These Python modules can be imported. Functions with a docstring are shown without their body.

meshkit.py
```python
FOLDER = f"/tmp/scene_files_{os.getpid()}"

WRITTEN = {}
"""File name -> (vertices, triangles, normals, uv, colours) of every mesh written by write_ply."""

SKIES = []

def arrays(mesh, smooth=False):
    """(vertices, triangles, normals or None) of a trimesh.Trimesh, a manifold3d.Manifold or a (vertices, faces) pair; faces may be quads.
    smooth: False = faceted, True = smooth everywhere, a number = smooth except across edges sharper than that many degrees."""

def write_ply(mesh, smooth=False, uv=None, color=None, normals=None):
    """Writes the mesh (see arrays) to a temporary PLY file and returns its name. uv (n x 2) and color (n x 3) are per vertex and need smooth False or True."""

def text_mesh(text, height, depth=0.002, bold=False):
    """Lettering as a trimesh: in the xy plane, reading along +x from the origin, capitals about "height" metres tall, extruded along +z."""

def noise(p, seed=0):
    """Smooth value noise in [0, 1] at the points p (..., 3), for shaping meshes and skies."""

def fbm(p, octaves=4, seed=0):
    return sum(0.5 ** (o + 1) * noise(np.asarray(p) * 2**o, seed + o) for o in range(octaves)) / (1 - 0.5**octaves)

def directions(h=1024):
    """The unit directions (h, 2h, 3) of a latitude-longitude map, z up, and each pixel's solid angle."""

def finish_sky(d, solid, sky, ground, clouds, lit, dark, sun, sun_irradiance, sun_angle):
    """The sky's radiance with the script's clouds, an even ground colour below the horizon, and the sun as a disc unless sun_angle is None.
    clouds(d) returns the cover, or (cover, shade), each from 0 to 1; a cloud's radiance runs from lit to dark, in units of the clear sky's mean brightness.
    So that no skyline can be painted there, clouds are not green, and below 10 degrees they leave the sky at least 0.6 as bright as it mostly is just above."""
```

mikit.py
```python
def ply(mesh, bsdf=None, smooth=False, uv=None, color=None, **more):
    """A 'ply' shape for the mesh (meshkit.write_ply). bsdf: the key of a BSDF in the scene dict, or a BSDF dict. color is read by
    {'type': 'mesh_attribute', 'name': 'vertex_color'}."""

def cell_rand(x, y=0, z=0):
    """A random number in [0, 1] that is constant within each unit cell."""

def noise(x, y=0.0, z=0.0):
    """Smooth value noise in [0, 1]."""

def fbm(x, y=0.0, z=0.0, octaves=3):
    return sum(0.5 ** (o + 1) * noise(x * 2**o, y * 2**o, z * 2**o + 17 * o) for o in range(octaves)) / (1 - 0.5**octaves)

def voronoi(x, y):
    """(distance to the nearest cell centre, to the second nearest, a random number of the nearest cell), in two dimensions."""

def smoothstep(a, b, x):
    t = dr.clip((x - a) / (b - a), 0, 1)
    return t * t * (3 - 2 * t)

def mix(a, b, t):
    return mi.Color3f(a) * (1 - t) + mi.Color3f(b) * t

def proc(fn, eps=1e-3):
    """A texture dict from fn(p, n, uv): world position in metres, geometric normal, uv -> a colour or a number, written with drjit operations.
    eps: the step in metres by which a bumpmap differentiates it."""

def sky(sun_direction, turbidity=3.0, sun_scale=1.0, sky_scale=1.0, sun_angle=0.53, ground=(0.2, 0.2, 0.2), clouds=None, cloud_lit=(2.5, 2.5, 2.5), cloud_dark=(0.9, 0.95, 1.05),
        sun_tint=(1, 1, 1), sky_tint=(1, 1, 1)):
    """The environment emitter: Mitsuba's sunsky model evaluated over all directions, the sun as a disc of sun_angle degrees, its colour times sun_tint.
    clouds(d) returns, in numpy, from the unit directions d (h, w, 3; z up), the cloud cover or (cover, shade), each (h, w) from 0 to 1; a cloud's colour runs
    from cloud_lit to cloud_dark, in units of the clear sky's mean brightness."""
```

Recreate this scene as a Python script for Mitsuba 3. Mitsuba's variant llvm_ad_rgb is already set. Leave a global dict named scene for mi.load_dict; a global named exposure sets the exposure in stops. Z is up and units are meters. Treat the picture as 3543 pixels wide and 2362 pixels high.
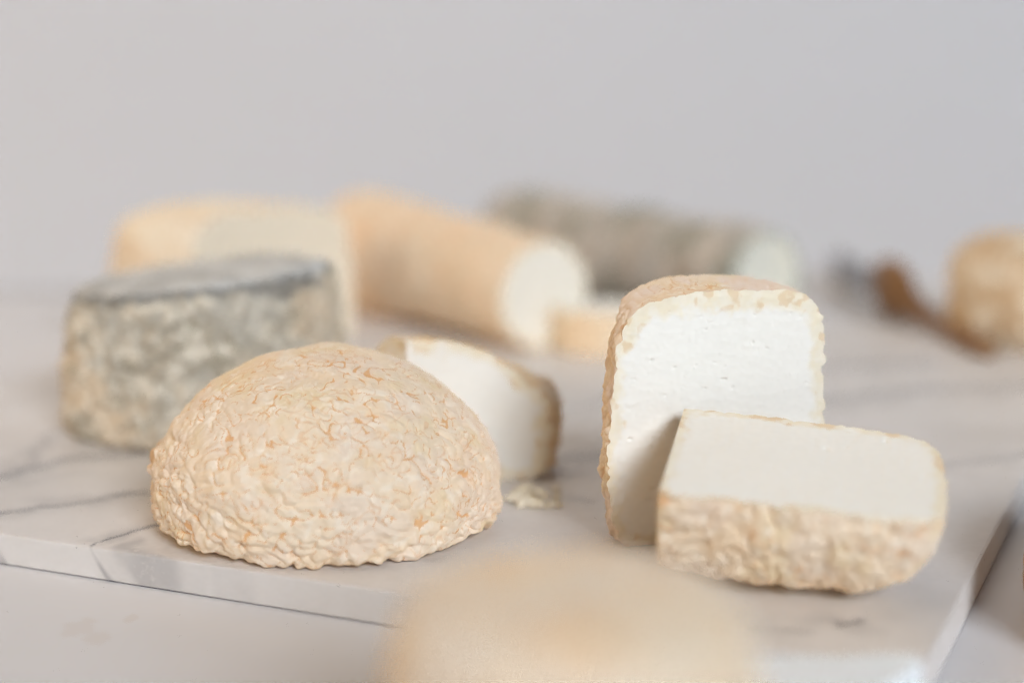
import math, random
import numpy as np, trimesh, mitsuba as mi, drjit as dr, mikit, meshkit
from scipy.spatial import Delaunay, cKDTree
from shapely import Polygon, contains_xy

scene, labels = {"type": "scene"}, {}
T = mi.ScalarTransform4f

# ------------------------------------------------------------------ camera, lamps, exposure
# z = 0 is the top of the marble board, the table lies 8.5 mm below it; metres
CAM_Z, PITCH = 0.115, math.radians(9.55)
scene["camera"] = {
    "type": "thinlens", "fov": 35.9, "fov_axis": "x", "near_clip": 0.01, "far_clip": 20.0,
    "aperture_radius": 0.0072, "focus_distance": 0.386,
    "to_world": T().look_at(origin=[0, 0, CAM_Z], target=[0, math.cos(PITCH), CAM_Z - math.sin(PITCH)], up=[0, 0, 1]),
}


def lamp(key, centre, target, w, h, rgb):
    scene[key] = {"type": "rectangle",
                  "to_world": T().look_at(origin=centre, target=target, up=[0, 0, 1]) @ T().scale([w / 2, h / 2, 1]),
                  "emitter": {"type": "area", "radiance": {"type": "rgb", "value": rgb}}}


# daylight window behind the camera to the right, a soft warm lamp on the left, and an added, unseen warm fill over the table
lamp("window_light", [1.65, -3.8, 2.1], [0.05, 0.45, 0.0], 1.6, 1.6, [20.8, 22.2, 23.8])
lamp("overhead_fill", [-0.45, 0.70, 1.75], [-0.05, 0.60, 0.0], 1.5, 1.5, [1.12, 0.93, 0.75])
lamp("warm_lamp", [-2.2, 0.0, 0.95], [-0.05, 0.45, 0.0], 1.2, 1.2, [3.5, 2.5, 1.5])
labels["window_light"] = {"label": "bright daylight window behind the camera to the right", "category": "window"}
labels["warm_lamp"] = {"label": "soft warm lamp standing left of the table", "category": "lamp"}
labels["overhead_fill"] = {"label": "wide warm fill panel added out of view over the table", "category": "lamp"}
exposure = 0.22

# ------------------------------------------------------------------ fields for shaping and colouring
def band(P, lam, seed, n=44, spread=0.25, lay=None):
    """Random field with one dominant wavelength lam, about unit variance."""
    rng = np.random.default_rng(seed)
    k = rng.normal(size=(n, 3))
    if lay is not None:                      # folds lie mostly level: crests run round the cheese
        k *= [lay, lay, 1.0]
    k /= np.linalg.norm(k, axis=1, keepdims=True)
    k *= (2 * math.pi / lam) * rng.uniform(1 - spread, 1 + spread, (n, 1))
    ph = rng.uniform(0, 2 * math.pi, n)
    out = np.zeros(len(P), np.float32)
    P = np.asarray(P, np.float32)
    for i in range(n):
        out += np.cos(P @ k[i].astype(np.float32) + np.float32(ph[i]))
    return out * math.sqrt(2.0 / n)


def fb(P, scale, seed, octaves=3):
    return meshkit.fbm(np.asarray(P) / scale + 50.0, octaves, seed)


def warp(P, lam, amp, seed):
    P = np.asarray(P, float)
    return P + amp * np.stack([fb(P, lam, seed + 11 * i, 2) - 0.5 for i in range(3)], -1) * 2


def sstep(a, b, x):
    t = np.clip((x - a) / (b - a), 0, 1)
    return t * t * (3 - 2 * t)


def mixc(c, d, t):
    return np.asarray(c) * (1 - t[:, None]) + np.asarray(d) * t[:, None]


def wrinkles(P, lam, seed, sharp=1.5):
    """Brain-like rind folds: 0 in the creases, near 1 on the rounded folds."""
    Q = warp(P, lam * 2.2, lam * 0.55, seed)
    return 1 - np.exp(-sharp * np.abs(band(Q, lam, seed)))


# ------------------------------------------------------------------ mesh helpers
def revolve_grid(profile, th0, th1, res, closed):
    """profile: (n, 2) of (r, z) from the bottom centre to the top centre; returns base points (ns, nt, 3)."""
    p = np.asarray(profile, float)
    from scipy.interpolate import PchipInterpolator
    s = np.r_[0, np.cumsum(np.linalg.norm(np.diff(p, axis=0), axis=1))]
    n = max(8, int(s[-1] / res))
    q = np.linspace(0, s[-1], n)
    r, z = PchipInterpolator(s, p[:, 0])(q), PchipInterpolator(s, p[:, 1])(q)
    r = np.maximum(r, 1e-6)
    nt = max(12, int((th1 - th0) * r.max() / res))
    th = np.linspace(th0, th1, nt, endpoint=not closed)
    G = np.stack([r[:, None] * np.cos(th), r[:, None] * np.sin(th), np.repeat(z[:, None], nt, 1)], -1)
    return G, q / s[-1], th


def grid_faces(ns, nt, closed):
    i, j = np.meshgrid(np.arange(ns - 1), np.arange(nt if closed else nt - 1), indexing="ij")
    a, b = i * nt + j, i * nt + (j + 1) % nt
    c, d = b + nt, a + nt
    return np.concatenate([np.stack([a, b, c], -1).reshape(-1, 3), np.stack([a, c, d], -1).reshape(-1, 3)])


def vnormals(V, F):
    n = np.zeros_like(V)
    fn = np.cross(V[F[:, 1]] - V[F[:, 0]], V[F[:, 2]] - V[F[:, 0]])
    for k in range(3):
        for c in range(3):
            n[:, c] += np.bincount(F[:, k], fn[:, c], len(V))
    l = np.linalg.norm(n, axis=1, keepdims=True)
    return n / np.maximum(l, 1e-12)


def xf(V, M):
    return V @ np.asarray(M)[:3, :3].T + np.asarray(M)[:3, 3]


def frame(origin, x, y, z):
    M = np.eye(4)
    M[:3, 0], M[:3, 1], M[:3, 2], M[:3, 3] = x, y, z, origin
    return M


def rotz(deg, origin=(0, 0, 0)):
    c, s = math.cos(math.radians(deg)), math.sin(math.radians(deg))
    return frame(origin, [c, s, 0], [-s, c, 0], [0, 0, 1])


def sub(V, F, keep):
    F = F[keep]
    u, inv = np.unique(F, return_inverse=True)
    return u, inv.reshape(-1, 3)


def add(key, V, F, C, bsdf, smooth=True):
    scene[key] = mikit.ply((V, F), bsdf, smooth=smooth, color=C)


def cut_face(loop, disp, res):
    """Fills a planar loop (n, 2) with a fine triangulation; disp(P2, dist) gives the height off the plane."""
    poly = Polygon(loop).buffer(0)
    x0, y0, x1, y1 = poly.bounds
    gx, gy = np.meshgrid(np.arange(x0, x1, res), np.arange(y0, y1, res))
    rng = np.random.default_rng(5)
    g = np.stack([gx.ravel(), gy.ravel()], -1) + rng.uniform(-0.3, 0.3, (gx.size, 2)) * res
    tree = cKDTree(loop)
    g = g[contains_xy(poly, g[:, 0], g[:, 1])]
    d = tree.query(g)[0]
    g, d = g[d > 0.55 * res], d[d > 0.55 * res]
    P = np.vstack([loop, g]); D = np.r_[np.zeros(len(loop)), d]
    tri = Delaunay(P).simplices
    cen = P[tri].mean(1)
    tri = tri[contains_xy(poly, cen[:, 0], cen[:, 1])]
    a = P[tri]
    area = (a[:, 1, 0] - a[:, 0, 0]) * (a[:, 2, 1] - a[:, 0, 1]) - (a[:, 1, 1] - a[:, 0, 1]) * (a[:, 2, 0] - a[:, 0, 0])
    tri = np.where((area < 0)[:, None], tri[:, [0, 2, 1]], tri)
    tri = tri[np.abs(area) > 1e-14]
    return P, D, disp(P, D), tri


# ------------------------------------------------------------------ materials
def vc(rough, trans):
    """Cheese lets light through: a diffusely translucent skin in the colour of its vertices."""
    return {"type": "principledthin", "base_color": {"type": "mesh_attribute", "name": "vertex_color"}, "roughness": rough, "eta": 1.35, "diff_trans": trans}


scene["rind_material"] = vc(0.7, 0.22)
scene["paste_material"] = vc(0.6, 0.2)

# white marble with grey veins at fixed places of the board
VEINS = []  # (x0, y0, x1, y1, width, strength)


def polyvein(pts, w, s):
    for (a, b), (c, d) in zip(pts[:-1], pts[1:]):
        VEINS.append((a, b, c, d, w, s))


polyvein([(-0.21, 0.405), (-0.1487, 0.4465), (-0.1402, 0.4605), (-0.1321, 0.4693), (-0.1222, 0.472), (-0.09, 0.49)], 0.0032, 0.75)
polyvein([(-0.16, 0.40), (-0.1365, 0.408), (-0.1259, 0.4158), (-0.1177, 0.4202), (-0.1045, 0.4304)], 0.0015, 0.8)
polyvein([(-0.1041, 0.3796), (-0.1017, 0.3851), (-0.0985, 0.3901), (-0.0947, 0.3928), (-0.08, 0.402)], 0.0012, 0.85)
polyvein([(-0.0957, 0.3832), (-0.0954, 0.3765), (-0.0906, 0.3740), (-0.0786, 0.3650), (-0.0704, 0.3600)], 0.0020, 0.36)
polyvein([(0.0685, 0.322), (0.0735, 0.3235)], 0.0016, 0.8)
polyvein([(0.052, 0.3185), (0.060, 0.3165)], 0.0018, 0.35)
polyvein([(0.0, 0.462), (0.035, 0.475), (0.07, 0.50)], 0.0036, 0.5)
polyvein([(0.10, 0.55), (0.15, 0.575), (0.21, 0.585)], 0.0050, 0.5)
polyvein([(0.12, 0.455), (0.16, 0.475), (0.22, 0.49)], 0.0030, 0.4)
polyvein([(-0.145, 0.462), (-0.15, 0.49), (-0.142, 0.53)], 0.0024, 0.4)
polyvein([(-0.165, 0.4065), (-0.150, 0.395), (-0.135, 0.3935)], 0.0010, 0.45)
polyvein([(-0.01, 0.52), (0.03, 0.55), (0.05, 0.60)], 0.0032, 0.3)
polyvein([(0.02, 0.418), (0.006, 0.436), (0.012, 0.46)], 0.0022, 0.25)
polyvein([(0.12, 0.62), (0.17, 0.634)], 0.006, 0.5)


def marble(p, n, uv):
    wx = (mikit.fbm(p.x * 90, p.y * 90, 3.1, 3) - 0.5) * 0.010
    wy = (mikit.fbm(p.x * 90, p.y * 90, 8.7, 3) - 0.5) * 0.010
    x, y = p.x + wx + 0.8 * p.z, p.y + wy - 0.5 * p.z      # the veins run aslant through the stone
    dark, halo = mi.Float(0), mi.Float(0)
    thick = 0.35 + 1.3 * mikit.fbm(p.x * 75, p.y * 75, 6.3, 2)
    for a, b, c, d, w, s in VEINS:
        ux, uy = c - a, d - b
        t = dr.clip(((x - a) * ux + (y - b) * uy) / (ux * ux + uy * uy), 0, 1)
        dist = dr.sqrt(dr.square(x - a - t * ux) + dr.square(y - b - t * uy))
        dark = dr.maximum(dark, s * dr.exp(-dr.square(dist / (w * thick))))
        halo = dr.maximum(halo, s * dr.exp(-dr.square(dist / (4.5 * w))))
    grain = mikit.fbm(p.x * 900, p.y * 900, p.z * 900, 3)
    dark = dark * mikit.smoothstep(0.18, 0.48, mikit.fbm(p.x * 260, p.y * 260, 1.7, 3) * 0.6 + grain * 0.4)
    dark = dr.maximum(dark, 0.42 * halo * mikit.smoothstep(0.38, 0.68, mikit.fbm(p.x * 120, p.y * 120, 5.9, 4)))
    cloud = mikit.fbm(p.x * 28, p.y * 28, 4.4, 4)
    col = mikit.mix((0.575, 0.55, 0.53), (0.645, 0.625, 0.61), mikit.smoothstep(0.3, 0.7, cloud))
    col = mikit.mix(col, (0.17, 0.17, 0.185), dark)
    speck = mikit.voronoi(p.x * 130 + p.z * 90, p.y * 130 + p.z * 60)
    sp = dr.select((speck[0] < 0.022) & (speck[2] > 0.72), 0.75, 0.0)
    return mikit.mix(col, (0.10, 0.09, 0.085), sp) * (0.97 + 0.06 * grain)


scene["marble_material"] = {"type": "twosided", "bsdf": {"type": "principled", "base_color": mikit.proc(marble), "roughness": 0.42, "specular": 0.45}}


def table_col(p, n, uv):
    c = mikit.fbm(p.x * 14, p.y * 14, 2.2, 4)
    col = mikit.mix((0.59, 0.585, 0.595), (0.625, 0.62, 0.63), mikit.smoothstep(0.3, 0.7, c))
    # dried smudges left on the table in front of the board
    st = mi.Float(0)
    for a, b, r in ((-0.0985, 0.343, 0.0042), (-0.0925, 0.337, 0.0036), (-0.088, 0.349, 0.0022)):
        st = dr.maximum(st, 1 - mikit.smoothstep(0.55, 1.0, dr.sqrt(dr.square(p.x - a) + dr.square((p.y - b) * 0.6)) / r + (mikit.fbm(p.x * 420, p.y * 420, 9.1, 3) - 0.5) * 1.1))
    col = mikit.mix(col, (0.52, 0.45, 0.39), st * 0.24)
    speck = mikit.voronoi(p.x * 120, p.y * 120)
    sp = dr.select((speck[0] < 0.02) & (speck[2] > 0.8), 0.6, 0.0)
    return mikit.mix(col, (0.16, 0.14, 0.13), sp)


scene["table_material"] = {"type": "twosided", "bsdf": {"type": "principled", "base_color": mikit.proc(table_col), "roughness": 0.45, "specular": 0.4}}
scene["backdrop_material"] = {"type": "twosided", "bsdf": {"type": "principled", "base_color": mikit.proc(
    lambda p, n, uv: mikit.mix((0.605, 0.62, 0.655), (0.64, 0.655, 0.69), mikit.fbm(p.x * 3, p.y * 3, p.z * 3, 3))), "roughness": 0.6, "specular": 0.3}}
scene["steel_material"] = {"type": "twosided", "bsdf": {"type": "principled", "base_color": {"type": "rgb", "value": [0.24, 0.235, 0.24]}, "roughness": 0.35, "metallic": 0.9}}
scene["wood_material"] = {"type": "twosided", "bsdf": {"type": "principled", "base_color": mikit.proc(
    lambda p, n, uv: mikit.mix((0.20, 0.10, 0.038), (0.30, 0.155, 0.06), mikit.fbm(p.x * 700, p.y * 60, p.z * 700, 3))), "roughness": 0.5, "specular": 0.4}}

# ------------------------------------------------------------------ setting
table = trimesh.creation.box([4.0, 3.0, 0.04]); table.apply_translation([0, 0.45, -0.0285])
scene["table"] = mikit.ply(table, "table_material")
labels["table"] = {"label": "matt white table top under the marble board", "category": "table", "kind": "structure"}
# paper backdrop: a sweep that rises from the table behind the cheeses
ys = [(0.90 + 1.0 * math.sin(a), -0.0072 + 1.0 * (1 - math.cos(a))) for a in np.linspace(0, math.pi / 2, 24)] + [(1.90, 2.8)]
bv = np.array([[x, y, z] for (y, z) in ys for x in (-2.4, 2.4)], float)
bf = np.array([[2 * i, 2 * i + 1, 2 * i + 3] for i in range(len(ys) - 1)] + [[2 * i, 2 * i + 3, 2 * i + 2] for i in range(len(ys) - 1)])
scene["backdrop"] = mikit.ply((bv, bf), "backdrop_material", smooth=True)
labels["backdrop"] = {"label": "plain pale grey backdrop sweeping up behind the table", "category": "backdrop", "kind": "structure"}

# marble board: one rounded-edge slab
def make_board():
    C = np.array([0.0805, 0.2945]); u = np.array([-0.912, 0.410]); v = np.array([0.410, 0.912])
    corners = [C, C + v * 0.62, C + v * 0.62 + u * 0.372, C + u * 0.372]
    poly = Polygon(corners).buffer(-0.003).buffer(0.003, quad_segs=6)
    ring = np.array(poly.exterior.coords)[:-1]
    lay = []
    bev = 0.0009
    for off, z in ((-0.0006, -0.0083), (0.0, -0.0078), (0.0, -bev), (-bev * 0.3, -bev * 0.3), (-bev, 0.0)):
        q = np.array(Polygon(ring).buffer(off, join_style=2).exterior.coords)[:-1] if off else ring
        if len(q) != len(ring):
            cen = ring.mean(0); q = ring + (cen - ring) / np.linalg.norm(cen - ring, axis=1, keepdims=True) * abs(off)
        else:
            q = q[[np.argmin(np.linalg.norm(q - r, axis=1)) for r in ring]]
        lay.append(np.c_[q, np.full(len(q), z)])
    n = len(ring)
    V = np.vstack(lay)
    F = []
    for k in range(len(lay) - 1):
        for i in range(n):
            a, b = k * n + i, k * n + (i + 1) % n
            F += [[a, b, b + n], [a, b + n, a + n]]
    top = trimesh.creation.triangulate_polygon(Polygon(lay[-1][:, :2]), engine="earcut")
    tv, tf = top
    idx = cKDTree(lay[-1][:, :2]).query(tv)[1]
    F += [list(idx[t] + (len(lay) - 1) * n) for t in tf] + [list(idx[t][::-1]) for t in tf]
    m = trimesh.Trimesh(V, np.array(F), process=False)
    trimesh.repair.fix_normals(m)
    return m


scene["marble_board"] = mikit.ply(make_board(), "marble_material", smooth=25)
labels["marble_board"] = {"label": "white marble serving board with grey veins lying on the white table", "category": "board"}

# ------------------------------------------------------------------ rind colouring
YELLOW = (0.83, 0.69, 0.46)
CREAM, PEACH, PINK, ORANGE, WHITEB = (0.87, 0.73, 0.555), (0.86, 0.69, 0.495), (0.83, 0.70, 0.58), (0.74, 0.42, 0.19), (0.91, 0.81, 0.67)


def rind_colour(P, seed, orange=0.45, lam=0.004, tint=None):
    c = mixc(CREAM, PEACH, sstep(0.40, 0.62, fb(P, 0.016, seed)))
    c = mixc(c, YELLOW, 0.7 * sstep(0.52, 0.66, fb(P, 0.013, seed + 2)))
    c = mixc(c, PINK, 0.6 * sstep(0.45, 0.68, fb(P, 0.011, seed + 3)))
    c = mixc(c, WHITEB, 0.7 * sstep(0.50, 0.70, fb(warp(P, 0.004, 0.002, seed + 4), 0.0030, seed + 5)))
    # orange ripening smear showing between the patches of white mould: thin broken streaks
    g = np.abs(band(warp(P, lam * 2, lam * 0.6, seed + 7), lam, seed + 9))
    streak = (1 - sstep(0.10, 0.24, g)) * sstep(0.47, 0.55, fb(P, lam * 1.2, seed + 13))
    c = mixc(c, ORANGE, orange * streak)
    grain = fb(P, 0.0007, seed + 17, 2)
    c = c * (0.95 + 0.10 * grain[:, None])
    return c if tint is None else c * np.asarray(tint)


PASTE, LAYER = np.array((0.95, 0.945, 0.89)), np.array((0.91, 0.84, 0.67))


# ------------------------------------------------------------------ 1. wrinkled domed cheese
def domed_cheese():
    prof = [(0, 0.0004), (0.036, 0.0004), (0.0425, 0.0022), (0.0448, 0.008), (0.0450, 0.014), (0.0440, 0.0195), (0.0405, 0.0262), (0.0345, 0.0325), (0.0255, 0.0395), (0.0140, 0.0448), (0.006, 0.0468), (0, 0.0472)]
    G, s, th = revolve_grid(prof, 0, 2 * math.pi, 0.00026, True)
    ns, nt = G.shape[:2]
    V = G.reshape(-1, 3).copy(); F = grid_faces(ns, nt, True)
    N = vnormals(V, F)
    B = V.copy()
    z = B[:, 2]
    low = sstep(0.0003, 0.0016, z)
    coarse = sstep(0.046, 0.020, z) * 0.75 + 0.25            # worm-like folds are larger on the flank
    f1 = np.tanh(1.6 * band(warp(B * [1, 1, 1.25], 0.010, 0.0036, 21), 0.0056, 22))
    f3 = wrinkles(B, 0.0022, 47, 1.3)
    m = sstep(0.40, 0.60, fb(B, 0.012, 61))

    def cracks(stretch, wl, wrp, width, gate_l, sd, lo):
        f = band(warp(B * [1, 1, stretch], wl * 1.8, wrp, sd), wl, sd + 1)
        gate = sstep(lo, lo + 0.07, fb(B, gate_l, sd + 2))
        return np.exp(-(f / width) ** 2) * gate, np.exp(-((np.abs(f) - 2.6 * width) / (1.4 * width)) ** 2) * gate
    f2 = np.tanh(1.3 * band(warp(B * [1, 1, 1.15], 0.006, 0.0016, 33), 0.0034, 34))
    g0, l0 = cracks(1.5, 0.0125, 0.0040, 0.10, 0.0090, 48, 0.52)
    g1, l1 = cracks(1.6, 0.0070, 0.0030, 0.20, 0.0042, 51, 0.45)
    fs = band(warp(B, 0.012, 0.0062, 151), 0.0052, 152, lay=0.55)
    gate = sstep(0.36, 0.56, fb(B, 0.0055, 153))
    g1 = np.exp(-(fs / 0.26) ** 2) * (0.2 + 0.8 * gate)
    l1 = 1 - np.exp(-np.abs(fs) * 1.1)
    g2, l2 = cracks(1.2, 0.0042, 0.0015, 0.24, 0.0036, 54, 0.46)
    g3, l3 = cracks(1.0, 0.0024, 0.0007, 0.28, 0.0070, 57, 0.44)
    h = 0.00030 * coarse * f1 * (0.4 + 0.6 * m) + 0.00016 * coarse * f2 + 0.00014 * (f3 - 0.7) - coarse * (0.0017 * g0 + 0.00110 * g1 + 0.00050 * g2) + coarse * (0.00045 * l1 + 0.00012 * l2) - 0.00026 * g3
    crack_orange = np.maximum(sstep(0.62, 0.80, g1) * sstep(0.44, 0.56, fb(B, 0.003, 58)), sstep(0.50, 0.66, g2) * sstep(0.42, 0.52, fb(B, 0.003, 59)))
    from scipy.ndimage import gaussian_filter
    h = gaussian_filter(h.reshape(ns, nt), 1.25, mode=("nearest", "wrap")).ravel() * 0.92
    h += 0.0040 * (fb(B, 0.022, 71) - 0.5) + 0.0010 * (fb(B, 0.007, 73) - 0.5)
    # ragged foot
    h += (0.0026 * (fb(B, 0.0075, 75) - 0.5) + 0.0003 * f1) * sstep(0.010, 0.003, z)
    # torn ledge on the far left of the flank
    th_ = np.arctan2(B[:, 1], B[:, 0])
    led = np.exp(-((np.abs(th_) - math.pi + 0.10) / 0.22) ** 2) * np.exp(-((z - 0.0185) / 0.0035) ** 2)
    h += led * (0.0014 + 0.0045 * (fb(B, 0.004, 77) - 0.5))
    V = B + N * (h * low)[:, None]
    flat = sstep(0.0035, 0.0005, z)
    V[:, 2] = V[:, 2] * (1 - flat) + np.maximum(V[:, 2], 0.0003) * flat
    # foot lifts a little off the board here and there
    C = rind_colour(B, 101, 0.35, 0.0042)
    # cracks painted orange: layer under the mould plus warm light glowing in folds
    C = mixc(C, (0.76, 0.44, 0.20), 0.85 * crack_orange)
    # browner torn rind along the ledge, its edge broken
    C = mixc(C, (0.66, 0.42, 0.20), 0.75 * sstep(0.35, 0.6, led * 0.7 + (fb(B, 0.003, 79) - 0.5) * 0.9))
    V[:, 1] *= 0.92
    M = rotz(0, (-0.0478, 0.3970, 0.0))
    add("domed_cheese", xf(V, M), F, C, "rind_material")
    labels["domed_cheese"] = {"label": "whole wrinkled cream coloured dome cheese at the front edge of the marble board", "category": "cheese"}


domed_cheese()


# ------------------------------------------------------------------ cut drums (standing half, lying half)
def paste_disp(amp, seed, pits):
    rng = np.random.default_rng(seed)

    def fn(P, D):
        Q = np.c_[P[:, 0], P[:, 1] * 1.0, np.zeros(len(P))]
        A = np.c_[P[:, 0] * 0.45 + P[:, 1] * 0.12, P[:, 1] * 1.6, np.full(len(P), 0.3)]     # knife drag, along the cut
        h = amp * (0.9 * (fb(A, 0.0022, seed) - 0.5) + 0.45 * (fb(Q, 0.0009, seed + 1, 2) - 0.5)) + 0.0012 * (fb(Q, 0.02, seed + 2, 2) - 0.5)
        h *= sstep(0, 0.0015, D)
        lo, hi = P.min(0), P.max(0)
        for k in range(pits):
            c = lo + (hi - lo) * rng.uniform(0.08, 0.92, 2)
            big = 1.5 if k % 9 == 0 else 0.75
            a, b = rng.uniform(0.0004, 0.0009) * big, rng.uniform(0.00022, 0.00042) * big
            t = rng.uniform(-0.3, 0.5)
            dx, dy = P[:, 0] - c[0], P[:, 1] - c[1]
            e = ((dx * math.cos(t) + dy * math.sin(t)) / a) ** 2 + ((dy * math.cos(t) - dx * math.sin(t)) / b) ** 2
            h -= rng.uniform(0.0004, 0.0009) * np.exp(-e * 1.4) * sstep(0.001, 0.003, D)
        return -h
    return fn


def sector(key, prof, th0, th1, res, M, rind_h, rind_c, faces, layer_w, seed, pits=30, top_bulge=0.0, post=None, fres=None, rind_m="rind_material", paste=PASTE, layer=LAYER):
    """A part of a drum between two upright cuts. faces: 'one' = a single plane through the axis, 'two' = two planes meeting at the axis."""
    G, s, th = revolve_grid(prof, th0, th1, res, False)
    ns, nt = G.shape[:2]
    B = G.reshape(-1, 3); F = grid_faces(ns, nt, False)
    N = vnormals(B, F)
    tt = np.tile(th, ns)
    for t_end, sel in ((th0, slice(0, None, nt)), (th1, slice(nt - 1, None, nt))):      # keep the rims in their cutting planes
        e = np.array([-math.sin(t_end), math.cos(t_end), 0])
        N[sel] -= (N[sel] @ e)[:, None] * e
        N[sel] /= np.maximum(np.linalg.norm(N[sel], axis=1, keepdims=True), 1e-9)
    V = B + N * rind_h(B, N)[:, None]
    if post is not None:
        V = post(V)
    V[:, 2] = np.maximum(V[:, 2], 0.0001)
    add(key + "__rind", xf(V, M), F, rind_c(B), rind_m)
    Vg = V.reshape(ns, nt, 3)
    cols = [Vg[:, 0], Vg[:, -1]]
    jobs = []
    if faces == "one":
        loop = np.vstack([cols[0], cols[1][::-1]])
        jobs.append((loop[:, [0, 2]], lambda P, h: np.c_[P[:, 0], h, P[:, 1]], 1))
    else:
        for c, t_end, sgn in ((cols[0], th0, 1), (cols[1], th1, -1)):
            e = np.array([math.cos(t_end), math.sin(t_end), 0])
            rad = c @ e
            loop = np.c_[rad, c[:, 2]]
            zs = np.arange(c[-1, 2] - res, c[0, 2] + res, -res)
            loop = np.vstack([loop, np.c_[np.zeros(len(zs)), zs]])
            nrm = np.array([-math.sin(t_end), math.cos(t_end), 0]) * sgn
            jobs.append((loop, lambda P, h, e=e, nrm=nrm: P[:, :1] * e + P[:, 1:] * [0, 0, 1] + h[:, None] * nrm, sgn))
    for k, (loop, place, sgn) in enumerate(jobs):
        keep = np.r_[True, np.linalg.norm(np.diff(loop, axis=0), axis=1) > res * 0.2]
        loop = loop[keep]
        P, D, h, tri = cut_face(loop, paste_disp(0.00042, seed + k, pits), fres or res)
        W = place(P, h)
        Q = np.c_[P, np.zeros(len(P))]
        if faces == "two":      # distance to the rind only, not to the other cut
            D = cKDTree(loop[np.abs(loop[:, 0]) > 0.004]).query(P)[0]
        edge = D + 0.0024 * (fb(Q, 0.005, seed + 31) - 0.5) * 2 + 0.0006 * (fb(Q, 0.0012, seed + 37, 2) - 0.5) * 2
        lw = layer_w(P)
        tl = 1 - sstep(lw - 0.0014, lw + 0.0016, edge)
        C = mixc(paste, layer, tl * (0.75 + 0.25 * sstep(0.35, 0.6, fb(Q, 0.003, seed + 41))))
        C = mixc(C, (0.80, 0.62, 0.40), (0.7 * sstep(0.55, 0.65, fb(Q, 0.0035, seed + 43)) * tl))
        C *= 0.98 + 0.04 * fb(Q, 0.001, seed + 47, 2)[:, None]
        W = xf(W, M)
        tri = tri if sgn > 0 else tri[:, ::-1]
        lay = tl[tri].mean(1) > 0.5
        for nm, kp in (("paste", ~lay), ("cream_layer", lay)):
            u, f = sub(W, tri, kp)
            # shared shading normals keep the two pieces seamless
            add(key + "__" + nm + ("" if k == 0 else "_%03d" % k), W[u], f, C[u], "paste_material")


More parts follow.
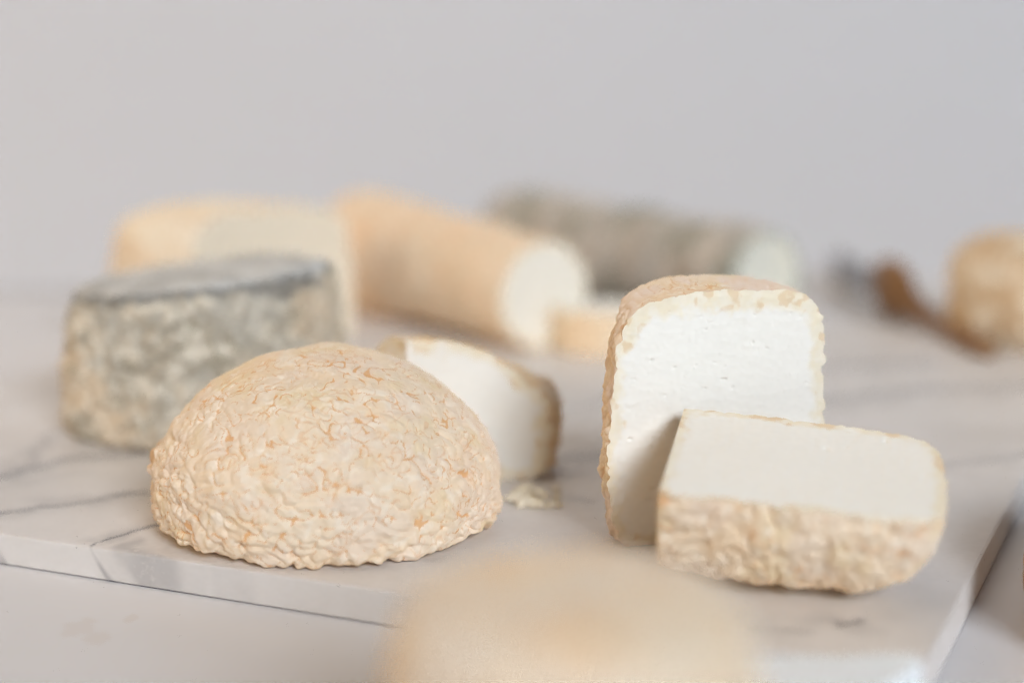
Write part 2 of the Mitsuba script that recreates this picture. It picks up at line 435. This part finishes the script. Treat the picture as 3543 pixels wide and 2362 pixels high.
def drum_h(seed, amp):
    def fn(B, N):
        f1, f2 = wrinkles(B, 0.0062, seed, 1.4), wrinkles(B, 0.003, seed + 5, 1.4)
        side = 0.45 + 0.55 * sstep(0.9, 0.4, np.abs(N[:, 2]))
        h = amp * side * (0.0011 * (f1 - 0.7) + 0.00045 * (f2 - 0.7)) + 0.0022 * (fb(B, 0.018, seed + 9) - 0.5) + 0.0022 * (fb(B, 0.0045, seed + 11) - 0.5) * side
        return h * sstep(-0.99, -0.85, N[:, 2])
    return fn


HALF = [(0, 0.0002), (0.024, 0.0002), (0.0262, 0.0012), (0.0276, 0.005), (0.0288, 0.014), (0.0292, 0.026), (0.0287, 0.040), (0.0281, 0.050), (0.0265, 0.0568), (0.0230, 0.0600), (0.015, 0.0613), (0.007, 0.0620), (0, 0.0622)]


def layer_half(P):
    return 0.0020 + 0.0018 * sstep(0.045, 0.058, P[:, 1])


def stand_colour(B):
    c = rind_colour(B, 301, 0.6, 0.004)
    return mixc(c, (0.84, 0.71, 0.62), 0.7 * sstep(0.4, 0.6, fb(B, 0.01, 311)))


ca, sa = math.cos(math.radians(17)), math.sin(math.radians(17))
M1 = frame([0.0251 + 0.0276 * ca, 0.3760 + 0.0276 * sa, 0], [ca, sa, 0], [-sa, ca, 0], [0, 0, 1.02])


def stand_post(V):
    V = V.copy()
    high = sstep(0.028, 0.062, V[:, 2])
    V[:, 0] *= 1 - np.where(V[:, 0] < 0, 0.06, 0.0) * high
    V[:, 2] += 0.0022 * sstep(0.0, 0.020, V[:, 1]) * high - 0.0016 * np.clip(-V[:, 0] / 0.024, 0, 1) ** 2 * high
    return V


sector("standing_half_cheese", HALF, 0, math.pi, 0.0003, M1, drum_h(201, 0.95), stand_colour, "one", layer_half, 211, 60, post=stand_post)
labels["standing_half_cheese"] = {"label": "tall half cheese standing upright with its white cut face towards the viewer", "category": "cheese"}

# the other half lies on its rounded rind in front of it, cut face up
def euler_frame(yaw, pitch, roll):
    cz, sz = math.cos(math.radians(yaw)), math.sin(math.radians(yaw))
    cy, sy = math.cos(math.radians(pitch)), math.sin(math.radians(pitch))
    cx, sx = math.cos(math.radians(roll)), math.sin(math.radians(roll))
    return np.array([[cz, -sz, 0], [sz, cz, 0], [0, 0, 1]]) @ np.array([[cy, 0, sy], [0, 1, 0], [-sy, 0, cy]]) @ np.array([[1, 0, 0], [0, cx, -sx], [0, sx, cx]])


R2 = euler_frame(-11.5, 4.2, 9.0)
axis, across, nrm = R2[:, 0], R2[:, 1], R2[:, 2]
LIE = [(0, 0.0002), (0.0240, 0.0002), (0.0252, 0.0010), (0.0256, 0.005), (0.0256, 0.014), (0.0258, 0.028), (0.0256, 0.042), (0.0250, 0.0495), (0.0225, 0.0565), (0.0175, 0.0595), (0.008, 0.0606), (0, 0.0608)]
M2 = frame(np.array([0.0660, 0.3450, 0.0292]) - axis * 0.0304, -across, -nrm, axis)


def lie_post(V):
    V = V.copy(); V[:, 1] *= 1.08 * (1 - 0.32 * np.clip((V[:, 2] - 0.030) / 0.031, 0, 1) ** 3 - 0.07 * np.clip((0.030 - V[:, 2]) / 0.030, 0, 1) ** 6); return V


sector("lying_half_cheese", LIE, 0, math.pi, 0.0004, M2, drum_h(401, 0.95), lambda B: rind_colour(B, 421, 0.65, 0.006), "one", lambda P: np.full(len(P), 0.0017), 431, 30, post=lie_post)
labels["lying_half_cheese"] = {"label": "half cheese lying with white cut face up in front of the standing half", "category": "cheese"}

# ------------------------------------------------------------------ quarter of a domed cheese behind the dome
QUART = [(0, 0.0002), (0.033, 0.0002), (0.0368, 0.0015), (0.0385, 0.007), (0.0388, 0.0145), (0.0378, 0.0215), (0.0342, 0.0272), (0.0275, 0.0330), (0.019, 0.0378), (0.010, 0.0404), (0, 0.0410)]
M3 = rotz(2, (-0.0300, 0.4420, 0)) @ np.diag([1.05, 1.05, 1, 1])


def quart_colour(B):
    c = rind_colour(B, 501, 0.6, 0.004)
    return mixc(c, (0.84, 0.64, 0.40), 0.8 * sstep(0.35, 0.55, fb(B, 0.008, 511)))


def quart_h(B, N):
    th = np.arctan2(B[:, 1], B[:, 0])
    lump = 0.0052 * np.exp(-((th - 0.32) / 0.26) ** 2) * sstep(0.0, 0.004, B[:, 2]) * sstep(0.036, 0.020, B[:, 2])
    return drum_h(521, 1.8)(B, N) + lump * (0.6 + 0.9 * fb(B, 0.007, 523))


sector("cheese_quarter", QUART, 0, math.radians(112), 0.0004, M3, quart_h, quart_colour, "two", lambda P: np.full(len(P), 0.0026), 531, 16)
labels["cheese_quarter"] = {"label": "white cut cheese quarter with orange rind behind the wrinkled dome cheese", "category": "cheese"}


# ------------------------------------------------------------------ whole revolved cheeses in the blur
def whole(key, prof, M, h, colour, res=0.0006, clamp=None, smooth=True, caps=None, pcol=None):
    G, s, th = revolve_grid(prof, 0, 2 * math.pi, res, True)
    ns, nt = G.shape[:2]
    B = G.reshape(-1, 3); F = grid_faces(ns, nt, True)
    N = vnormals(B, F)
    V = B + N * h(B, N)[:, None]
    C = colour(B, N)
    pieces = []
    if clamp is not None:
        nv, dist = clamp
        over = V @ nv - dist
        V = V - np.maximum(over, 0)[:, None] * nv
        is_cut = (over > 0)[F].all(1)
    elif caps is not None:
        is_cut = caps(B)[F].all(1)
    else:
        is_cut = np.zeros(len(F), bool)
    W = xf(V, M)
    if not is_cut.any():
        add(key, W, F, C, "rind_material")
        return
    u, f = sub(W, F, ~is_cut); add(key + "__rind", W[u], f, C[u], "rind_material")
    Cp = pcol(B)
    u, f = sub(W, F, is_cut); add(key + "__cut_face", W[u], f, Cp[u], "paste_material")


# ash-covered truncated cone, left
def ash():
    prof = [(0, 0.0003), (0.0435, 0.0003), (0.0468, 0.003), (0.0474, 0.009), (0.0468, 0.018), (0.0452, 0.032), (0.0440, 0.041), (0.0426, 0.0470), (0.0400, 0.0502), (0.0360, 0.0516), (0.02, 0.0520), (0, 0.0520)]

    def h(B, N):
        return (0.0020 * (wrinkles(B, 0.011, 601, 1.4) - 0.7) * sstep(0.95, 0.6, np.abs(N[:, 2])) + 0.0014 * (wrinkles(B, 0.0065, 603) - 0.7) * sstep(0.95, 0.6, np.abs(N[:, 2])) + 0.003 * (fb(B, 0.02, 605) - 0.5)) * sstep(-0.95, -0.7, N[:, 2])

    def col(B, N):
        c = mixc((0.50, 0.455, 0.37), (0.76, 0.70, 0.585), sstep(0.44, 0.58, fb(B, 0.0052, 607)))
        c = mixc(c, (0.74, 0.61, 0.45), 0.75 * sstep(0.45, 0.62, fb(B, 0.02, 609)))
        g = np.abs(band(warp(B, 0.014, 0.0045, 611), 0.0105, 613))
        c = mixc(c, (0.24, 0.21, 0.13), 0.9 * (1 - sstep(0.10, 0.28, g)) * sstep(0.42, 0.55, fb(B, 0.014, 615)))
        c = mixc(c, (0.53, 0.505, 0.44), 0.55 * sstep(0.50, 0.66, fb(B, 0.007, 617)))
        top = sstep(0.0475, 0.0500, B[:, 2] + 0.004 * (fb(B, 0.005, 625) - 0.5))
        ct = mixc((0.48, 0.475, 0.45), (0.64, 0.635, 0.61), sstep(0.4, 0.62, fb(B, 0.010, 619)))
        c = c * (1 - top[:, None]) + ct * top[:, None]
        r = np.hypot(B[:, 0], B[:, 1])
        rim = np.exp(-((r - 0.0418 + 0.004 * (fb(B, 0.006, 623) - 0.5)) / 0.0013) ** 2) * (B[:, 2] > 0.043)
        return mixc(c, (0.22, 0.215, 0.20), 0.75 * sstep(0.25, 0.5, rim * (0.15 + 1.1 * fb(B, 0.008, 621))))

    t = math.radians(6.0)
    M = rotz(0, (-0.1020, 0.5200, 0))
    S = np.eye(4); S[2, 0] = math.tan(t); S[2, 2] = 1.0            # the cheese itself is lopsided: higher on its right
    whole("ash_cheese", prof, M, lambda B, N: h(B, N), col, 0.0005)


def lopsided(key, slope, x0, height):
    """Raises one side of an already placed cheese in its mesh (uneven height, foot stays flat)."""
    d = scene[key]
    v, f, n, uv, c = meshkit.WRITTEN[d["filename"]]
    v = v.astype(float).copy()
    v[:, 2] += slope * (v[:, 0] - x0) * np.clip(v[:, 2] / height, 0, 1)
    scene[key] = mikit.ply((v, f), "rind_material", smooth=True, color=c)


ash()
lopsided("ash_cheese", 0.10, -0.1027, 0.052)
labels["ash_cheese"] = {"label": "grey ash-coated cheese with flat top on the left behind the wrinkled dome", "category": "cheese"}

# large pale cheese, cut, back left
def pale():
    prof = [(0, 0.0003), (0.047, 0.0003), (0.051, 0.002), (0.052, 0.01), (0.0522, 0.03), (0.0512, 0.045), (0.0475, 0.0535), (0.041, 0.0575), (0.02, 0.0605), (0, 0.0612)]
    whole("cut_drum_cheese", prof, rotz(0, (-0.1185, 0.675, 0)), lambda B, N: 0.005 * (fb(B, 0.024, 701) - 0.5) + 0.0007 * (wrinkles(B, 0.01, 703) - 0.7) * (N[:, 2] > -0.9),
          lambda B, N: mixc(mixc((0.91, 0.74, 0.54), (0.92, 0.80, 0.63), sstep(0.4, 0.6, fb(B, 0.012, 705))), (0.93, 0.84, 0.67), 0.7 * sstep(0.48, 0.62, fb(B, 0.014, 707))),
          0.0008, clamp=(np.array([0.79, -0.613, 0.0]), 0.0235), pcol=lambda B: np.repeat([[0.97, 0.87, 0.70]], len(B), 0) * (0.97 + 0.06 * fb(B, 0.006, 709)[:, None]))
    labels["cut_drum_cheese"] = {"label": "tall pale cheese with orange rind, partly hidden behind the ash cheese", "category": "cheese"}


pale()


# logs
def log(key, near, far, r0, r1, hfn, colour, pcol, squash=1.0):
    near, far = np.array(near, float), np.array(far, float)
    z = far - near; L = np.linalg.norm(z); z /= L
    x = np.cross([0, 0, 1.0], z); x /= np.linalg.norm(x); y = np.cross(z, x)
    prof = [(0, 0), (r0 - 0.0015, 0.0), (r0 - 0.0002, 0.0008), (r0, 0.003), ((r0 + r1) / 2, L / 2), (r1, L - 0.012), (r1 - 0.004, L - 0.003), (r1 - 0.012, L), (0, L + 0.0005)]
    M = frame(near, x, y, z)
    whole(key, prof, M, hfn, colour, 0.0008, caps=lambda B: B[:, 2] < 0.0003, pcol=pcol)


log("orange_log_cheese", (0.014, 0.662, 0.0238), (-0.080, 0.800, 0.0295), 0.0236, 0.0292,
    lambda B, N: (0.005 * (fb(B, 0.025, 801) - 0.5) + 0.0006 * (wrinkles(B, 0.008, 803) - 0.7)) * (np.abs(N[:, 2]) < 0.9),
    lambda B, N: mixc(mixc((0.92, 0.76, 0.58), (0.91, 0.70, 0.50), sstep(0.4, 0.6, fb(B, 0.012, 805))), (0.86, 0.72, 0.54), 0.7 * sstep(0.5, 0.62, fb(B, 0.008, 807))),
    lambda B: mixc((0.93, 0.88, 0.77), (0.90, 0.80, 0.60), sstep(0.0185, 0.0228, np.hypot(B[:, 0], B[:, 1]) + 0.001 * (fb(B, 0.004, 809) - 0.5))))
labels["orange_log_cheese"] = {"label": "orange-rinded cheese log with a white cut end, in the middle behind the others", "category": "cheese"}


def ashcol(B, N):
    c = mixc((0.49, 0.465, 0.42), (0.64, 0.60, 0.54), sstep(0.4, 0.6, fb(B, 0.014, 825)))
    c = mixc(c, (0.30, 0.31, 0.26), 0.8 * sstep(0.52, 0.62, fb(B, 0.018, 827)))
    return mixc(c, (0.62, 0.53, 0.44), 0.5 * sstep(0.55, 0.65, fb(B, 0.012, 829)))


log("ash_log_cheese", (0.118, 0.725, 0.0228), (-0.002, 0.895, 0.0265), 0.0225, 0.0265,
    lambda B, N: (0.007 * (fb(B, 0.022, 821) - 0.5) + 0.0008 * (wrinkles(B, 0.01, 823) - 0.7)) * (np.abs(N[:, 2]) < 0.9), ashcol,
    lambda B: mixc(mixc((0.79, 0.78, 0.69), (0.87, 0.84, 0.71), sstep(0.45, 0.6, fb(B, 0.012, 831))), (0.40, 0.43, 0.37), sstep(0.0185, 0.0205, np.hypot(B[:, 0], B[:, 1]))))
labels["ash_log_cheese"] = {"label": "long grey ash-coated cheese log with greenish white cut end, farthest back", "category": "cheese"}

# slice cut from the orange log, lying flat in front of it
SL = [(0, 0.0003), (0.0222, 0.0003), (0.0235, 0.0012), (0.0240, 0.004), (0.0240, 0.014), (0.0235, 0.0172), (0.0225, 0.018), (0, 0.018)]
whole("cheese_slice", SL, rotz(20, (0.0405, 0.6665, 0.0)), lambda B, N: (0.0012 * (fb(B, 0.012, 841) - 0.5)),
      lambda B, N: mixc((0.90, 0.70, 0.48), (0.90, 0.76, 0.57), sstep(0.4, 0.6, fb(B, 0.008, 843))), 0.0007,
      caps=lambda B: B[:, 2] > 0.0176, pcol=lambda B: mixc((0.95, 0.93, 0.86), (0.90, 0.80, 0.60), sstep(0.0195, 0.0222, np.hypot(B[:, 0], B[:, 1]))))
labels["cheese_slice"] = {"label": "thick round slice with white top lying flat in front of the orange log", "category": "cheese"}

# cheese cropped by the right edge, at the back
RC = [(0, 0.0003), (0.036, 0.0003), (0.0420, 0.005), (0.0455, 0.012), (0.0450, 0.028), (0.0425, 0.037), (0.036, 0.0428), (0.024, 0.0462), (0, 0.0475)]
whole("mottled_drum_cheese", RC, rotz(0, (0.2365, 0.683, 0.0)), lambda B, N: 0.006 * (fb(B, 0.02, 851) - 0.5) + 0.0008 * (wrinkles(B, 0.01, 853) - 0.7),
      lambda B, N: mixc(mixc((0.68, 0.51, 0.33), (0.84, 0.71, 0.54), sstep(0.40, 0.6, fb(B, 0.016, 855))), (0.84, 0.76, 0.62), 0.8 * sstep(0.5, 0.62, fb(B, 0.012, 857))), 0.0008)
labels["mottled_drum_cheese"] = {"label": "brown and cream mottled round cheese right of the knife", "category": "cheese"}

# cheese cropped by the right edge, on the table beside the board, near
BC = [(0, 0.0003), (0.055, 0.0003), (0.0585, 0.003), (0.0598, 0.012), (0.0585, 0.022), (0.0555, 0.0275), (0.050, 0.030), (0.02, 0.032), (0, 0.032)]
whole("brown_cheese", BC, rotz(0, (0.1755, 0.335, -0.0085)), lambda B, N: 0.002 * (fb(B, 0.02, 861) - 0.5) + 0.0008 * (wrinkles(B, 0.008, 863) - 0.7),
      lambda B, N: mixc((0.52, 0.31, 0.15), (0.66, 0.44, 0.24), sstep(0.4, 0.6, fb(B, 0.012, 865))), 0.0008)
labels["brown_cheese"] = {"label": "brown-rinded cheese on the table right of the board, cropped at lower right", "category": "cheese"}

# foreground cheese, very near and out of focus
FC = [(0, -0.0035), (0.022, -0.0035), (0.0262, 0.003), (0.0272, 0.014), (0.0272, 0.032), (0.0258, 0.043), (0.0225, 0.0480), (0.012, 0.0505), (0, 0.0512)]
whole("foreground_cheese", FC, rotz(0, (0.0085, 0.2145, -0.0060)), lambda B, N: 0.002 * (fb(B, 0.016, 871) - 0.5) + 0.0008 * (wrinkles(B, 0.007, 873) - 0.7),
      lambda B, N: mixc(mixc((0.82, 0.645, 0.46), (0.83, 0.70, 0.54), sstep(0.4, 0.6, fb(B, 0.012, 875))), (0.78, 0.70, 0.60), 0.8 * sstep(0.45, 0.6, fb(B, 0.009, 877))), 0.0007)
labels["foreground_cheese"] = {"label": "round cheese with pale top and orange side, blurred in the bottom foreground", "category": "cheese"}


# white wedge at the bottom, right of the foreground cheese
def white_wedge():
    base = Polygon([(0.0795, 0.2862), (0.0385, 0.2838), (0.0560, 0.2550)]).buffer(-0.002).buffer(0.002, quad_segs=8)
    m = trimesh.creation.extrude_polygon(base, 0.0155, engine="earcut")
    m = m.subdivide_to_size(0.0012)
    V, F = np.array(m.vertices), np.array(m.faces)
    c = V[:, :2].mean(0)
    top = sstep(0.0135, 0.0155, V[:, 2])
    V[:, :2] += (c - V[:, :2]) * 0.02 * top[:, None]
    V[:, 2] += 0.0012 * (fb(V, 0.012, 881) - 0.5) * sstep(0.002, 0.01, V[:, 2])
    C = np.repeat([[0.87, 0.91, 0.93]], len(V), 0) * (0.97 + 0.05 * fb(V, 0.004, 883)[:, None])
    scene["white_wedge"] = mikit.ply((V + [0, 0, -0.0085], F), "paste_material", smooth=False, color=C)
    labels["white_wedge"] = {"label": "blurred white wedge at the bottom, right of the foreground cheese", "category": "cheese"}


white_wedge()


# ------------------------------------------------------------------ knife
def tube(points, rx, ry, sides=20):
    """A swept rod with elliptical section (rx across, ry upright), closed ends."""
    p = np.array(points, float)
    t = np.gradient(p, axis=0); t /= np.linalg.norm(t, axis=1, keepdims=True)
    a = np.cross(t, [0, 0, 1.0]); a /= np.linalg.norm(a, axis=1, keepdims=True)
    b = np.cross(a, t)
    ang = np.arange(sides) * 2 * math.pi / sides
    V = (p[:, None] + np.asarray(rx)[:, None, None] * np.cos(ang)[None, :, None] * a[:, None] + np.asarray(ry)[:, None, None] * np.sin(ang)[None, :, None] * b[:, None]).reshape(-1, 3)
    n = len(p)
    F = list(grid_faces(n, sides, True))
    V = np.vstack([V, p[0], p[-1]])
    for j in range(sides):
        F += [[n * sides, (j + 1) % sides, j], [n * sides + 1, (n - 1) * sides + j, (n - 1) * sides + (j + 1) % sides]]
    m = trimesh.Trimesh(V, np.array(F), process=False)
    trimesh.repair.fix_normals(m)
    return m


def smoothpath(pts, n):
    from scipy.interpolate import PchipInterpolator
    pts = np.array(pts, float)
    t = np.linspace(0, 1, len(pts)); q = np.linspace(0, 1, n)
    return np.stack([PchipInterpolator(t, pts[:, k])(q) for k in range(pts.shape[1])], -1)


k = smoothpath([(0.1960, 0.640, 0.0040, 0.0042, 0.0038), (0.1940, 0.664, 0.0042, 0.0038, 0.0038), (0.1905, 0.690, 0.0058, 0.0028, 0.0034), (0.1850, 0.722, 0.0105, 0.0046, 0.0066), (0.1810, 0.742, 0.0150, 0.0075, 0.0142), (0.1795, 0.760, 0.0160, 0.0055, 0.0120), (0.179, 0.772, 0.0150, 0.0022, 0.0040)], 60)
scene["cheese_knife__handle"] = mikit.ply(tube(k[:, :3], k[:, 3], k[:, 4]), "wood_material", smooth=True)
k = smoothpath([(0.179, 0.770, 0.0150, 0.0030, 0.0045), (0.1805, 0.80, 0.0122, 0.0038, 0.0064), (0.183, 0.85, 0.0105, 0.0036, 0.0078), (0.1855, 0.895, 0.0085, 0.0030, 0.0074), (0.187, 0.915, 0.0062, 0.0008, 0.0020)], 40)
scene["cheese_knife__blade"] = mikit.ply(tube(k[:, :3], k[:, 3], k[:, 4], 12), "steel_material", smooth=True)
labels["cheese_knife"] = {"label": "small knife with thick brown handle and grey steel tip lying left of the mottled cheese", "category": "knife"}

# ------------------------------------------------------------------ crumbs below the quarter
rng = random.Random(9)
for i in range(24):
    m = trimesh.creation.icosphere(subdivisions=3, radius=1.0)
    V = np.array(m.vertices)
    V *= (1 + 0.7 * (fb(V, 0.9, 900 + i) - 0.5) + 0.5 * (fb(V, 0.35, 940 + i) - 0.5))[:, None]
    L = rng.uniform(0.0012, 0.0030) * (1.3 if i < 4 else 0.8)
    V *= [L, L * rng.uniform(0.3, 0.55), L * rng.uniform(0.25, 0.5)]
    V[:, 2] -= V[:, 2].min()
    x = rng.uniform(-0.001, 0.0125); y = 0.4215 + rng.uniform(-0.009, 0.009)
    if i < 4:
        x, y = ((0.0005, 0.420), (0.0045, 0.414), (0.0075, 0.4235), (0.0035, 0.4285))[i]
    V = xf(V, rotz(rng.uniform(-60, 60), (x, y, 0.0)))
    C = mixc((0.90, 0.85, 0.72), (0.85, 0.76, 0.57), sstep(0.4, 0.6, fb(V, 0.001, 980 + i)))
    key = "cheese_crumb" + ("" if i == 0 else "_%03d" % i)
    add(key, V, np.array(m.faces), C, "rind_material")
    labels[key] = {"label": "small cream crumb on the marble below the cut cheese quarter", "category": "crumb", "group": "crumbs below the cheese quarter"}
